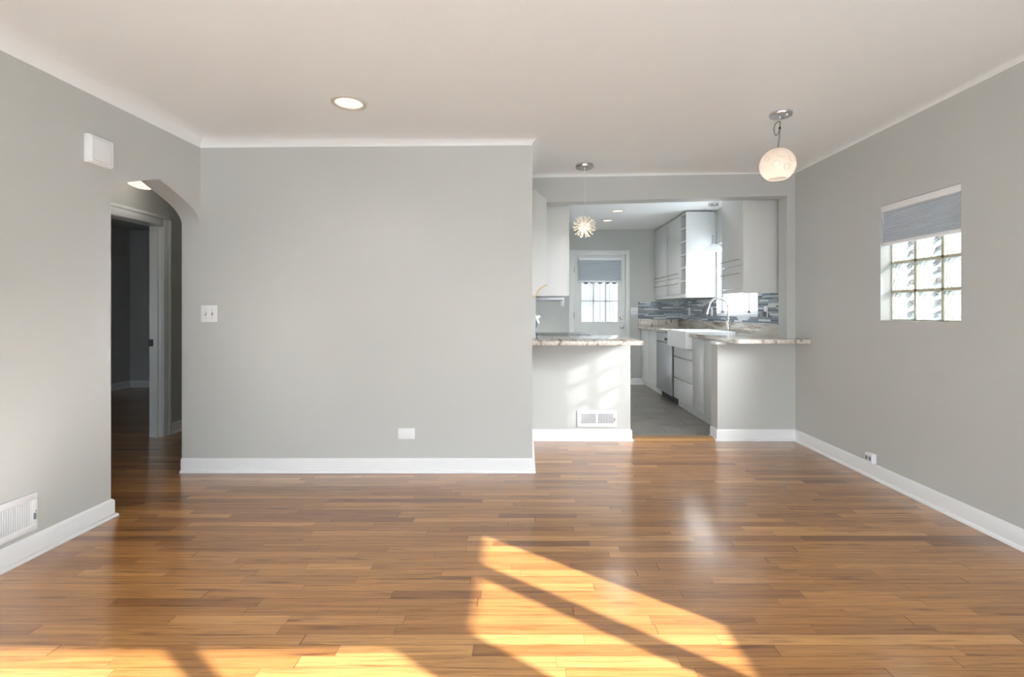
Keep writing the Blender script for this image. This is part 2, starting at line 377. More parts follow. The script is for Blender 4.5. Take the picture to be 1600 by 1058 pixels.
# ------------------------------------------------------------------ mesh helpers (world coordinates)
class MB:
    def __init__(self): self.bm = bmesh.new()

    def box(self, x0, x1, y0, y1, z0, z1, bev=0.0, seg=2):
        bm = self.bm
        r = bmesh.ops.create_cube(bm, size=1.0)
        c = Vector(((x0 + x1) / 2, (y0 + y1) / 2, (z0 + z1) / 2)); s = Vector((abs(x1 - x0), abs(y1 - y0), abs(z1 - z0)))
        for v in r['verts']: v.co = Vector((v.co.x * s.x, v.co.y * s.y, v.co.z * s.z)) + c
        if bev > 0:
            es = list({e for v in r['verts'] for e in v.link_edges})
            bmesh.ops.bevel(bm, geom=es, offset=min(bev, min(s) * 0.45), segments=seg, profile=0.5, affect='EDGES')
        return self

    def cyl(self, a, b, r0, r1=None, n=24, caps=True):
        a = Vector(a); b = Vector(b); r1 = r0 if r1 is None else r1
        d = b - a; q = d.to_track_quat('Z', 'Y').to_matrix().to_4x4()
        bmesh.ops.create_cone(self.bm, cap_ends=caps, segments=n, radius1=r0, radius2=r1, depth=d.length, matrix=Matrix.Translation((a + b) / 2) @ q)
        return self

    def sphere(self, c, r, n=20, sz=1.0):
        bmesh.ops.create_uvsphere(self.bm, u_segments=n, v_segments=max(8, n // 2), radius=r, matrix=Matrix.Translation(c) @ Matrix.Diagonal((1, 1, sz, 1)))
        return self

    def lathe(self, c, prof, n=32, axis='Z', close=False):
        """prof: list of (radius, height) about the axis through c"""
        bm = self.bm; c = Vector(c); rings = []
        for r, h in prof:
            ring = []
            for i in range(n):
                t = 2 * math.pi * i / n; p = (r * math.cos(t), r * math.sin(t), h)
                if axis == 'X': p = (p[2], p[0], p[1])
                if axis == 'Y': p = (p[0], p[2], -p[1])
                ring.append(bm.verts.new(c + Vector(p)))
            rings.append(ring)
        for a, b in zip(rings, rings[1:]):
            for i in range(n): bm.faces.new((a[i], a[(i + 1) % n], b[(i + 1) % n], b[i]))
        if close:
            bm.faces.new(rings[0][::-1]); bm.faces.new(rings[-1])
        return self

    def tube(self, pts, r, n=10, taper=None):
        bm = self.bm; pts = [Vector(p) for p in pts]; rings = []
        up = Vector((0, 0, 1))
        nrm = None
        for i, p in enumerate(pts):
            t = (pts[min(i + 1, len(pts) - 1)] - pts[max(i - 1, 0)]).normalized()
            if nrm is None:
                nrm = t.orthogonal().normalized()
            else:
                nrm = (nrm - t * nrm.dot(t)).normalized()
            bn = t.cross(nrm)
            rr = r if taper is None else taper(i / (len(pts) - 1)) * r
            rings.append([bm.verts.new(p + (nrm * math.cos(2 * math.pi * k / n) + bn * math.sin(2 * math.pi * k / n)) * rr) for k in range(n)])
        for a, b in zip(rings, rings[1:]):
            for i in range(n): bm.faces.new((a[i], a[(i + 1) % n], b[(i + 1) % n], b[i]))
        bm.faces.new(rings[0][::-1]); bm.faces.new(rings[-1])
        return self

    def prism(self, poly, axis, a, b):
        """polygon of 2-D points extruded along axis ('X': (y,z), 'Y': (x,z), 'Z': (x,y)) from a to b"""
        bm = self.bm
        def P(p, t): return {'X': (t, p[0], p[1]), 'Y': (p[0], t, p[1]), 'Z': (p[0], p[1], t)}[axis]
        v0 = [bm.verts.new(P(p, a)) for p in poly]; v1 = [bm.verts.new(P(p, b)) for p in poly]
        bm.faces.new(v0[::-1]); bm.faces.new(v1)
        n = len(poly)
        for i in range(n): bm.faces.new((v0[i], v0[(i + 1) % n], v1[(i + 1) % n], v1[i]))
        return self

    def sweep(self, path, prof):
        """profile (offset to the right of the path, z) along a 2-D polyline with mitred corners"""
        bm = self.bm; n = len(path); rings = []
        P = [Vector(p) for p in path]
        for i in range(n):
            ns = []
            if i > 0: d = (P[i] - P[i - 1]).normalized(); ns.append(Vector((d.y, -d.x)))
            if i < n - 1: d = (P[i + 1] - P[i]).normalized(); ns.append(Vector((d.y, -d.x)))
            m = ns[0] if len(ns) == 1 else (ns[0] + ns[1]) / (1 + ns[0].dot(ns[1]))
            rings.append([bm.verts.new((P[i].x + m.x * o, P[i].y + m.y * o, z)) for o, z in prof])
        k = len(prof)
        for a, b in zip(rings, rings[1:]):
            for i in range(k): bm.faces.new((a[i], a[(i + 1) % k], b[(i + 1) % k], b[i]))
        bm.faces.new(rings[0]); bm.faces.new(rings[-1][::-1])
        return self

    def build(self, name, material, parent=None):
        bm = self.bm
        bmesh.ops.recalc_face_normals(bm, faces=bm.faces)
        me = bpy.data.meshes.new(name)
        root = parent
        off = Vector((0, 0, 0))
        if parent is not None:
            while root.parent is not None: off += root.location; root = root.parent
            off += root.location
        else:
            xs = [v.co for v in bm.verts]
            lo = Vector((min(v.x for v in xs), min(v.y for v in xs), min(v.z for v in xs)))
            hi = Vector((max(v.x for v in xs), max(v.y for v in xs), max(v.z for v in xs)))
            off = Vector(((lo.x + hi.x) / 2, (lo.y + hi.y) / 2, lo.z))
        for v in bm.verts: v.co -= off
        for f in bm.faces: f.smooth = True
        bm.to_mesh(me); bm.free()
        me.set_sharp_from_angle(angle=math.radians(35))
        me.materials.append(material)
        o = bpy.data.objects.new(name, me); COL.objects.link(o)
        if parent is not None: o.parent = parent
        else: o.location = off
        return o


def tag(o, label, cat, group=None):
    o['label'] = label; o['category'] = cat
    if group: o['group'] = group
    return o


def thing(name, label, cat, loc, group=None):
    o = bpy.data.objects.new(name, None); COL.objects.link(o); o.location = loc; o.empty_display_size = 0.1
    return tag(o, label, cat, group)


def struct(o, label=None):
    o['kind'] = 'structure'
    if label: o['label'] = label
    return o


def struct_root(name, loc, label=None):
    o = bpy.data.objects.new(name, None); COL.objects.link(o); o.location = loc
    return struct(o, label)


def dup(root, loc, label, group=None):
    r = root.copy(); COL.objects.link(r); r.location = loc; r['label'] = label
    if group: r['group'] = group
    for ch in list(root.children):
        c = ch.copy(); COL.objects.link(c); c.parent = r
        for g in list(ch.children):
            d = g.copy(); COL.objects.link(d); d.parent = c
    return r


def grid_wall(axis, a0, a1, u0, u1, z0, z1, holes):
    """a slab wall with rectangular holes; axis 'X': plane x=const, u=y; 'Y': u=x. holes: (u0,u1,z0,z1)"""
    us = sorted({u0, u1, *[h[0] for h in holes], *[h[1] for h in holes]})
    zs = sorted({z0, z1, *[h[2] for h in holes], *[h[3] for h in holes]})
    us = [u for u in us if u0 <= u <= u1]; zs = [z for z in zs if z0 <= z <= z1]
    b = MB(); bm = b.bm; vs = {}
    def V(i, j, k):
        key = (i, j, k)
        if key not in vs:
            a = a0 if k == 0 else a1
            vs[key] = bm.verts.new((a, us[i], zs[j]) if axis == 'X' else (us[i], a, zs[j]))
        return vs[key]
    def solid(i, j):
        if i < 0 or j < 0 or i >= len(us) - 1 or j >= len(zs) - 1: return False
        cu = (us[i] + us[i + 1]) / 2; cz = (zs[j] + zs[j + 1]) / 2
        return not any(h[0] < cu < h[1] and h[2] < cz < h[3] for h in holes)
    for i in range(len(us) - 1):
        for j in range(len(zs) - 1):
            if not solid(i, j): continue
            for k in (0, 1): bm.faces.new((V(i, j, k), V(i + 1, j, k), V(i + 1, j + 1, k), V(i, j + 1, k)))
            if not solid(i - 1, j): bm.faces.new((V(i, j, 0), V(i, j + 1, 0), V(i, j + 1, 1), V(i, j, 1)))
            if not solid(i + 1, j): bm.faces.new((V(i + 1, j, 0), V(i + 1, j + 1, 0), V(i + 1, j + 1, 1), V(i + 1, j, 1)))
            if not solid(i, j - 1): bm.faces.new((V(i, j, 0), V(i + 1, j, 0), V(i + 1, j, 1), V(i, j, 1)))
            if not solid(i, j + 1): bm.faces.new((V(i, j + 1, 0), V(i + 1, j + 1, 0), V(i + 1, j + 1, 1), V(i, j + 1, 1)))
    return b


# ------------------------------------------------------------------ room dimensions
XL, XR = -2.40, 2.50
YB, YM, YP, YK = -0.35, 3.652, 4.54, 7.95        # back wall, main wall, pass-through wall, kitchen end wall
PT = 0.15                                        # pass-through wall thickness
XE = 0.06                                        # corner where the main wall steps back
ZC, ZT = 2.48, 2.62
XH = -3.43                                       # hall wall with the bedroom doorway
WT = 0.137

# ---- floors
struct(MB().box(-6.4, XR + 0.14, YB - 0.14, YP + 0.02, -0.06, 0).build('floor', M['floor']), 'honey oak strip floor, boards running across the room')
struct(MB().box(-6.4, XE - .1, YP + 0.02, YK + 0.1, -0.06, 0).build('floor_hall', M['floor']), 'dark oak strip floor of the hall and bedroom')
struct(MB().box(XE - .1, XR + 0.14, YP + 0.02, YK + 0.14, -0.06, 0.004).build('floor_kitchen', M['tile']), 'grey stone tile kitchen floor')
struct(MB().prism([(YP - 0.005, 0), (YP + 0.012, 0.016), (YP + PT - 0.03, 0.018), (YP + PT, 0.004), (YP + PT, 0)], 'X', 0.992, 1.77).build('trim_1', M['threshold']), 'oak threshold strip between wood floor and kitchen tile')

# ---- living room walls
struct(MB().box(-2.537, XE, YM, YM + 0.13, 0, ZT).build('wall_front', M['wall']), 'grey front wall with soft light on it')
struct(MB().box(XE - 0.13, XE, YM + 0.13, YK, 0, ZT).build('wall_return', M['wall']), 'side of the front wall and kitchen left wall')
arch = [(2.862, 0), (2.862, 1.80), (2.866, 1.85), (2.880, 1.898), (2.905, 1.936), (2.945, 1.962), (3.03, 1.992), (3.14, 2.030), (3.242, 2.063),
        (3.34, 2.030), (3.45, 1.990), (3.53, 1.958), (3.58, 1.932), (3.62, 1.898), (3.645, 1.865), (YM, 1.84)]
struct(MB().prism([(YB - .14, 0)] + arch + [(YM, ZT), (YB - .14, ZT)], 'X', XL, XL - WT).build('wall_left', M['wall']), 'grey left wall with an arched opening to the hall')
CW = (-0.33, 0.555, 0.83, 2.1)                    # corner window in the right wall
GB = (2.82, 3.457, 1.13, 1.93)                   # glass block window
KW = (5.28, 6.375, 1.16, 2.06)                   # kitchen window
struct(grid_wall('X', XR, XR + 0.14, YB - .14, YK + .14, 0, ZT, [CW, GB, KW]).build('wall_right', M['wall']), 'grey right wall with the glass block window')
BW = (-2.1, 2.46, 0.75, 2.1)
struct(grid_wall('Y', YB, YB - 0.14, XL - WT, XR, 0, ZT, [BW]).build('wall_back', M['wall']))

# pass-through wall: header with jambs, two half walls
hd = [(XE, ZT), (XR, ZT), (XR, 0.945), (2.42, 0.945), (2.42, 2.257), (0.106, 2.192), (0.106, 0.945), (XE, 0.945)]
struct(MB().prism(hd, 'Y', YP, YP + PT).build('wall_header', M['wall']), 'grey header and jambs above the kitchen pass-through')
struct(MB().box(XE, 0.979, YP, YP + PT, 0, 0.905).build('wall_half_left', M['wall']), 'left half wall under the shorter counter')
struct(MB().box(1.781, XR, YP, YP + PT, 0, 0.91).build('wall_half_right', M['wall']), 'right half wall under the longer counter')
struct(MB().box(0.90, 0.992, YP - 0.012, YP + PT, 0.882, 0.904, 0.003).build('trim_2', M['trim']))
struct(MB().box(1.765, 1.86, YP - 0.012, YP + PT, 0.884, 0.909, 0.003).build('trim_3', M['trim']))
# white notched panel closing the left jamb
pn = [(0.062, 1.335), (0.104, 1.335), (0.108, 1.352), (0.125, 1.385), (0.150, 1.412), (0.185, 1.432), (0.205, 1.442), (0.207, 1.46),
      (0.207, 2.213), (0.203, 2.226), (0.182, 2.236), (0.155, 2.252), (0.130, 2.276), (0.115, 2.297), (0.106, 2.306), (0.062, 2.308)]
pt = thing('end_panel', 'white notched end panel at left of the kitchen pass-through', 'panel', (0.13, YP - 0.01, 1.335))
MB().prism(pn, 'Y', YP - 0.020, YP - 0.001).build('board', M['cabinet'], pt)
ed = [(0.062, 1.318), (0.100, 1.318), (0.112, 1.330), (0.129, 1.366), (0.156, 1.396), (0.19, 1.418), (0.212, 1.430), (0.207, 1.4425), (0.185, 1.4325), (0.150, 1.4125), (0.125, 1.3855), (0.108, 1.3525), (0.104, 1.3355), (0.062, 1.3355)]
MB().prism(ed, 'Y', YP - 0.022, YP - 0.001).build('lower_edge', M['tan_edge'], pt)['label'] = 'cream lower edge'  # tan strip along the panel's notched lower edge

# kitchen end wall with door opening
DX0, DX1, DZ = 0.795, 1.640, 2.108
struct(grid_wall('Y', YK, YK + 0.14, XE - 0.13, XR, 0, ZT, [(DX0, DX1, 0, DZ)]).build('wall_kitchen', M['wall']), 'grey kitchen end wall around the white door')


def ceiling_with_holes(name, outer, z, holes, material, base=None):
    bm = bmesh.new() if base is None else base
    vo = outer if base is not None else [bm.verts.new((x, y, z)) for x, y in outer]
    es = []
    for i in range(len(vo)):
        a, b = vo[i], vo[(i + 1) % len(vo)]
        es.append(bm.edges.get((a, b)) or bm.edges.new((a, b)))
    for cx, cy, r in holes:
        hv = [bm.verts.new((cx + r * math.cos(2 * math.pi * k / 32), cy + r * math.sin(2 * math.pi * k / 32), z)) for k in range(32)]
        for i in range(32): es.append(bm.edges.new((hv[i], hv[(i + 1) % 32])))
    bmesh.ops.triangle_fill(bm, use_beauty=True, use_dissolve=False, edges=es)
    b = MB(); b.bm.free(); b.bm = bm
    return b


# living room ceiling with its coved edge
LIVING_LIGHT = (-1.082, 3.042)
plan = [(XL, YB, 2.37), (XR, YB, 2.43), (XR, YP, 2.463), (XE, YP, 2.422), (XE, YM, 2.424), (XL, YM, 2.405)]
bm = bmesh.new(); rings = []
RC = 0.125
for k in range(9):
    t = math.pi / 2 * k / 8; d = RC * (1 - math.cos(t)); ring = []
    for i in range(6):
        p0, p1, p2 = [Vector(plan[j % 6][:2]) for j in (i - 1, i, i + 1)]
        d1 = (p1 - p0).normalized(); d2 = (p2 - p1).normalized()
        n1 = Vector((-d1.y, d1.x)); n2 = Vector((-d2.y, d2.x))
        mm = (n1 + n2) / (1 + n1.dot(n2))
        z0 = plan[i][2]
        ring.append(bm.verts.new((p1.x + mm.x * d, p1.y + mm.y * d, z0 + (ZC - z0) * math.sin(t))))
    rings.append(ring)
for a, b in zip(rings, rings[1:]):
    for i in range(6): bm.faces.new((a[i], a[(i + 1) % 6], b[(i + 1) % 6], b[i]))
struct(ceiling_with_holes('ceiling', rings[-1], ZC, [(*LIVING_LIGHT, 0.083)], None, bm).build('ceiling', M['ceiling']), 'off-white coved living room ceiling')
KL = [(1.23, 6.46), (1.21, 7.15)]
struct(ceiling_with_holes('ceiling_kitchen', [(XE, YP + PT), (XR, YP + PT), (XR, YK), (XE, YK)], 2.505, [(x, y, 0.072) for x, y in KL], None).build('ceiling_kitchen', M['kitchen_ceiling']), 'white kitchen ceiling')
struct(MB().box(-6.6, XR + 0.14, YB - 0.14, YK + 0.14, ZT, ZT + 0.1).build('roof', M['roof']))

# ---- hall and bedroom behind the arch
struct(grid_wall('X', XH, XH - 0.12, 2.0, 5.42, 0, ZT, [(3.86, 4.682, 0, 2.01)]).build('wall_hall', M['wall_dim']), 'grey hall wall with the bedroom doorway')
struct(MB().box(XH - .12, -2.537, 5.42, 5.54, 0, ZT).build('wall_hall_end', M['wall_dim']))
struct(MB().box(XH - .12, -2.537, 1.9, 2.0, 0, ZT).build('wall_hall_near', M['wall_dim']))
struct(MB().box(-2.60, -2.537, YM + .13, 5.42, 0, ZT).build('wall_hall_right', M['wall_dim']))
struct(MB().box(XH, -2.537, 2.0, 5.42, 2.45, 2.48).build('ceiling_hall', M['wall_dim']))
struct(MB().box(-6.28, -6.16, 1.9, 7.82, 0, ZT).build('wall_bedroom_left', M['wall_dim']), 'dark bedroom wall seen through the doorway')
struct(MB().box(-6.16, XH - 0.12, 7.7, 7.82, 0, ZT).build('wall_bedroom_far', M['wall_dim']))
struct(grid_wall('Y', 2.0, 1.9, -6.16, XH - 0.12, 0, ZT, [(-5.6, -5.0, 0.8, 1.4)]).build('wall_bedroom_near', M['wall_dim']))  # unseen opening added so sky light reaches the dark bedroom
struct(MB().box(XH - .12, XH, 5.54, 7.82, 0, ZT).build('wall_bedroom_right', M['wall_dim']))
struct(MB().box(-6.16, XH - 0.12, 2.0, 7.7, 2.45, 2.48).build('ceiling_bedroom', M['wall_dim']))
# door frame: casing on hall face, jamb lining in the opening
df = struct_root('door_2', (XH, 4.27, 0), 'grey-white door frame of the dark bedroom doorway in the hall')
cs = MB()
def casing_x(b, x, sx, y0, y1, zt, w, th):
    b.box(x, x + sx * th, y1, y1 + w, 0, zt + w, 0.006); b.box(x, x + sx * th, y0 - w, y0, 0, zt + w, 0.006)
    b.box(x, x + sx * th, y0, y1, zt, zt + w, 0.006)
    b.box(x + sx * th * .8, x + sx * th * 1.5, y1 + w * .68, y1 + w, 0, zt + w, 0.005); b.box(x + sx * th * .8, x + sx * th * 1.5, y0 - w, y0 - w * .68, 0, zt + w, 0.005)
    b.box(x + sx * th * .8, x + sx * th * 1.5, y0 - w, y1 + w, zt + w * .68, zt + w, 0.005)
casing_x(cs, XH, 1, 3.875, 4.668, 1.998, 0.095, 0.018)
cs.build('casing', M['trim2'], df)
jb = MB().box(XH - .12, XH, 4.668, 4.682, 0, 2.01).box(XH - .12, XH, 3.86, 3.875, 0, 2.01).box(XH - .12, XH, 3.875, 4.668, 1.995, 2.01)
jb.box(XH - .075, XH - .035, 4.657, 4.668, 0, 1.995).box(XH - .075, XH - .035, 3.875, 3.886, 0, 1.995)
jb.build('jamb', M['trim2'], df)
MB().box(XH - .122, XH - .08, 4.662, 4.6675, 0.86, 0.925, 0.001).build('strike_plate', M['dark'], df)['label'] = 'dark metal strike plate'

# ---- baseboards
BP = [(0, 0), (0.026, 0), (0.025, 0.010), (0.019, 0.018), (0.013, 0.020), (0.013, 0.088), (0.009, 0.098), (0.003, 0.105), (0, 0.105)]
def baseboard(name, path, prof=BP, label=None): struct(MB().sweep(path, prof).build(name, M['trim']), label)
baseboard('baseboard_left', [(XL, YB), (XL, 2.862), (XL - WT, 2.862)])
baseboard('baseboard_front', [(XL - WT, YM), (XE, YM), (XE, YP), (0.979, YP), (0.979, YP + PT)])
baseboard('baseboard_right', [(1.781, YP + PT), (1.781, YP), (XR, YP), (XR, YB)])
baseboard('baseboard_kitchen', [(1.71, YK), (1.96, YK)])
baseboard('baseboard_hall', [(XH, 4.765), (XH, 5.42), (-2.60, 5.42)])
baseboard('baseboard_bedroom', [(-6.16, 2.0), (-6.16, 7.7), (XH - .12, 7.7)])

# ---- windows behind the camera (they light the room)
def frame_window(name, axis, a, u0, u1, z0, z1, mull, glass_a, depth=0.05, label=None, fw=0.04, bars=()):
    r = struct_root(name, (a, (u0 + u1) / 2, z0) if axis == 'X' else ((u0 + u1) / 2, a, z0), label)
    def bx(b, ua, ub, za, zb, d0, d1):
        if axis == 'X': b.box(d0, d1, ua, ub, za, zb)
        else: b.box(ua, ub, d0, d1, za, zb)
    f = MB(); d0, d1 = glass_a - depth / 2, glass_a + depth / 2
    bx(f, u0, u1, z0, z0 + fw, d0, d1); bx(f, u0, u1, z1 - fw, z1, d0, d1); bx(f, u0, u0 + fw, z0, z1, d0, d1); bx(f, u1 - fw, u1, z0, z1, d0, d1)
    for ma, mb in mull: bx(f, ma, mb, z0, z1, d0, d1)
    for za, zb in bars: bx(f, u0, u1, za, zb, d0, d1)
    f.build('window_frame', M['trim'], r)
    g = MB(); bx(g, u0 + .01, u1 - .01, z0 + .01, z1 - .01, glass_a - .002, glass_a + .002); g.build('glass', M['glass'], r)
    return r

frame_window('window_1', 'Y', YB - 0.08, BW[0], BW[1], BW[2], BW[3], [(1.60, 1.66), (-0.05, 0.04), (-1.25, -1.16)], YB - 0.08, fw=0.03)
frame_window('window_2', 'X', XR + 0.08, CW[0], CW[1], CW[2], CW[3], [(0.113, 0.195)], XR + 0.08, fw=0.03)
SB = MB().box(BW[0] + .01, BW[1] - .005, YB - 0.045, YB - 0.03, 1.337, 2.1)
tag(SB.build('window_shade', M['shade_back']), 'white shade lowered in the wide window behind the viewer', 'shade')
SB = MB().box(XR + 0.03, XR + 0.045, CW[0] + .005, CW[1] - .01, 1.31, 2.1)
tag(SB.build('window_shade', M['shade_back']), 'white shade lowered in the corner window behind the viewer', 'shade')

# ---- glass block window
gw = struct_root('window_3', (XR + 0.1, 3.138, 1.13), 'small window of wavy glass blocks in the right wall')
mo = MB(); pitch_y = (GB[1] - GB[0]) / 3.0
pitch_z = (GB[3] - GB[2]) / 4.0
for k in range(4):
    y = GB[0] + k * pitch_y; mo.box(XR + 0.0745, XR + 0.135, max(GB[0], y - 0.009), min(GB[1], y + 0.009), GB[2], GB[3])
for k in range(5):
    z = GB[2] + k * pitch_z; mo.box(XR + 0.0745, XR + 0.135, GB[0], GB[1], max(GB[2], z - 0.009), min(GB[3], z + 0.009))
mo.build('mortar', M['mortar'], gw)
blk = None
for i in range(3):
    for j in range(4):
        y0 = GB[0] + i * pitch_y + .009; z0 = GB[2] + j * pitch_z + .009
        y1 = y0 + pitch_y - .018; z1 = z0 + pitch_z - .018
        b = MB()
        # the wave relief is pressed into the room-side face, the rest is plain glass
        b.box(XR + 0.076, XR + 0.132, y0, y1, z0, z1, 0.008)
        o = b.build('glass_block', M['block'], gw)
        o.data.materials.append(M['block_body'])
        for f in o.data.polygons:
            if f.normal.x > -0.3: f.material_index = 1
sh = thing('window_shade', 'pale grey honeycomb shade half lowered over the glass block window', 'shade', (XR + 0.03, 3.138, 1.655))
MB().box(XR + 0.004, XR + 0.05, GB[0] + .003, GB[1] - .003, 1.885, 1.929, 0.004).build('headrail', M['plastic'], sh)
def pleats(x0, x1, y0, y1, z0, z1, n, axis='X'):
    b = MB(); pts = []
    for k in range(n * 2 + 1):
        z = z0 + (z1 - z0) * k / (2 * n); pts.append((x0 + (0.008 if k % 2 else 0), z))
    poly = pts + [(x1 - (0.008 if k % 2 else 0), z0 + (z1 - z0) * k / (2 * n)) for k in range(n * 2, -1, -1)]
    if axis == 'X':
        bm = b.bm; v0 = [bm.verts.new((p[0], y0, p[1])) for p in poly]; v1 = [bm.verts.new((p[0], y1, p[1])) for p in poly]
    else:
        bm = b.bm; v0 = [bm.verts.new((y0, p[0], p[1])) for p in poly]; v1 = [bm.verts.new((y1, p[0], p[1])) for p in poly]
    m = len(poly)
    for i in range(m): bm.faces.new((v0[i], v0[(i + 1) % m], v1[(i + 1) % m], v1[i]))
    bm.faces.new(v0); bm.faces.new(v1[::-1])
    return b
pleats(XR + 0.012, XR + 0.042, GB[0] + .005, GB[1] - .005, 1.672, 1.885, 12).build('pleated_fabric', M['shade'], sh)
MB().box(XR + 0.008, XR + 0.046, GB[0] + .004, GB[1] - .004, 1.652, 1.673, 0.004).build('bottom_rail', M['plastic'], sh)
MB().tube([(XR + 0.002, 3.435, 1.885), (XR - 0.002, 3.432, 1.85), (XR + 0.0, 3.428, 1.83), (XR + 0.003, 3.432, 1.80)], 0.002, 6).build('pull_cord', M['cord_white'], sh)

# ---- kitchen window over the sink
frame_window('window_4', 'X', XR + 0.09, KW[0], KW[1], KW[2], KW[3], [(5.60, 5.65)], XR + 0.09, fw=0.035, label='white framed kitchen window over the sink')
struct(MB().box(XR - 0.012, XR + 0.07, KW[0] - .03, KW[1] + 0.0, KW[2] - 0.03, KW[2] + 0.004, 0.004).build('trim_4', M['trim']), 'white sill of the kitchen window')

# ---- back door of the kitchen
dr = struct_root('door_1', (1.2175, YK, 0), 'white kitchen back door with a six light window half under a shade')
cs = MB()
for xa, xb in ((DX0 - 0.072, DX0 + 0.006), (DX1 - 0.006, DX1 + 0.066)): cs.box(xa, xb, YK - 0.018, YK, 0, DZ + 0.062, 0.005)
cs.box(DX0 + .006, DX1 - .006, YK - 0.018, YK, DZ - 0.006, DZ + 0.062, 0.005)
cs.build('casing', M['trim2'], dr)
YD = YK + 0.02
gx0, gx1, gz0, gz1 = 0.925, 1.515, 1.015, 2.02
lf = grid_wall('Y', YD, YD + 0.042, DX0 + .008, DX1 - .008, 0.012, DZ - .008, [(gx0, gx1, gz0, gz1)])
lf.build('leaf', M['trim2'], dr)
pnl = MB()
for xa, xb in ((0.90, 1.18), (1.25, 1.53)):
    pnl.box(xa, xb, YD - 0.008, YD, 0.2, 0.88, 0.006); pnl.box(xa + .03, xb - .03, YD - 0.012, YD - .006, 0.23, 0.85, 0.006)
pnl.build('raised_panel', M['trim2'], dr)
gr = MB()
w = 0.022
gr.box(gx0 - .025, gx0, YD - .010, YD, gz0 - .025, gz1 + .025).box(gx1, gx1 + .025, YD - .010, YD, gz0 - .025, gz1 + .025).box(gx0, gx1, YD - .010, YD, gz0 - .025, gz0).box(gx0, gx1, YD - .010, YD, gz1, gz1 + .025)
for k in (1, 2):
    x = gx0 + (gx1 - gx0) * k / 3; gr.box(x - w / 2, x + w / 2, YD + .008, YD + .034, gz0, gz1)
for k in (1, 2):
    z = gz0 + (gz1 - gz0) * k / 3; gr.box(gx0, gx1, YD + .008, YD + .034, z - w / 2, z + w / 2)
gr.build('muntins', M['trim2'], dr)
MB().box(gx0 - .003, gx1 + .003, YD + .019, YD + .023, gz0 - .003, gz1 + .003).build('glass', M['glass'], dr)
kn = MB().lathe((1.575, YD, 0.932), [(0.032, 0.0), (0.032, -0.006), (0.014, -0.008), (0.013, -0.03), (0.024, -0.036), (0.029, -0.05), (0.024, -0.064), (0.010, -0.068)], 20, 'Y', True)
kn.build('knob', M['nickel'], dr)
MB().lathe((1.575, YD, 1.082), [(0.032, 0.0), (0.031, -0.012), (0.022, -0.018), (0.020, -0.024)], 20, 'Y', True).build('deadbolt', M['nickel'], dr)
for z in (0.35, 1.12, 1.86):
    MB().box(DX0 - .002, DX0 + .016, YD - .008, YD + .002, z - .05, z + .05, 0.002).build('hinge', M['dark'], dr)
ds = thing('window_shade', 'blue-grey pleated shade covering the upper half of the kitchen door window', 'shade', (1.22, YD - .03, 1.66))
MB().box(0.875, 1.565, YD - .045, YD - .013, 2.005, 2.045, 0.004).build('headrail', M['plastic'], ds)
pleats(YD - .042, YD - .016, 0.88, 1.56, 1.675, 2.005, 16, 'Y').build('pleated_fabric', M['shade'], ds)
MB().box(0.875, 1.565, YD - .045, YD - .014, 1.652, 1.676, 0.004).build('bottom_rail', M['plastic'], ds)

# ---- outside
struct(MB().box(-30, 30, -30, 40, -0.45, -0.35).build('ground', M['ground']))
struct(MB().box(-1.5, 4.0, 8.88, 8.98, -0.35, 3.4).build('wall_neighbor', M['siding']), 'pale vertical board wall outside the kitchen door')
aw = MB(); poly = [(0.4, 1.79), (2.4, 1.79), (2.4, 1.705)]
n = 16
for k in range(n):
    x1 = 2.4 - 2.0 * k / n; x0 = 2.4 - 2.0 * (k + 1) / n
    for t in (0.25, 0.5, 0.75): poly.append((x1 + (x0 - x1) * t, 1.705 - 0.045 * math.sin(math.pi * t)))
    poly.append((x0, 1.705))
aw.prism(poly, 'Y', 8.66, 8.69)
aw.prism([(YK + .142, 2.28), (YK + .142, 2.32), (8.69, 1.82), (8.69, 1.78)], 'X', 0.4, 2.4)
tag(aw.build('awning', M['dark']), 'dark scalloped awning edge outside the kitchen door window', 'awning')

# ------------------------------------------------------------------ kitchen, right side
XF = 1.88            # base cabinet front plane
ZCB, ZCT = 0.91, 0.945
def bar_handle_y(name, parent, x, y0, y1, z, r=0.005):
    b = MB().cyl((x - .028, y0, z), (x - .028, y1, z), r, n=10)
    for y in (y0 + .02, y1 - .02): b.cyl((x, y, z), (x - .028, y, z), r * .8, n=8)
    return b.build(name, M['nickel'], parent)

def base_cabinet(name, label, y0, y1, top=ZCB, toe='cabinet'):
    t = thing(name, label, 'cabinet', (2.19, (y0 + y1) / 2, 0.004), 'white base cabinets on the sink side')
    MB().box(XF + .02, XR - .012, y0, y1, 0.11, top).build('body', M['cabinet'], t)
    MB().box(XF + .06, XR - .012, y0, y1, 0.004, 0.11).build('toe_kick', M[toe], t)
    return t

t = base_cabinet('base_cabinet', 'white base cabinet at the far end, left of the steel dishwasher', 6.97, 7.94)
MB().box(XF, XF + .02, 6.973, 7.45, 0.115, ZCB - .012, 0.002).build('door', M['cabinet'], t)
MB().box(XF, XF + .02, 7.454, 7.937, 0.115, ZCB - .012, 0.002).build('door', M['cabinet'], t)
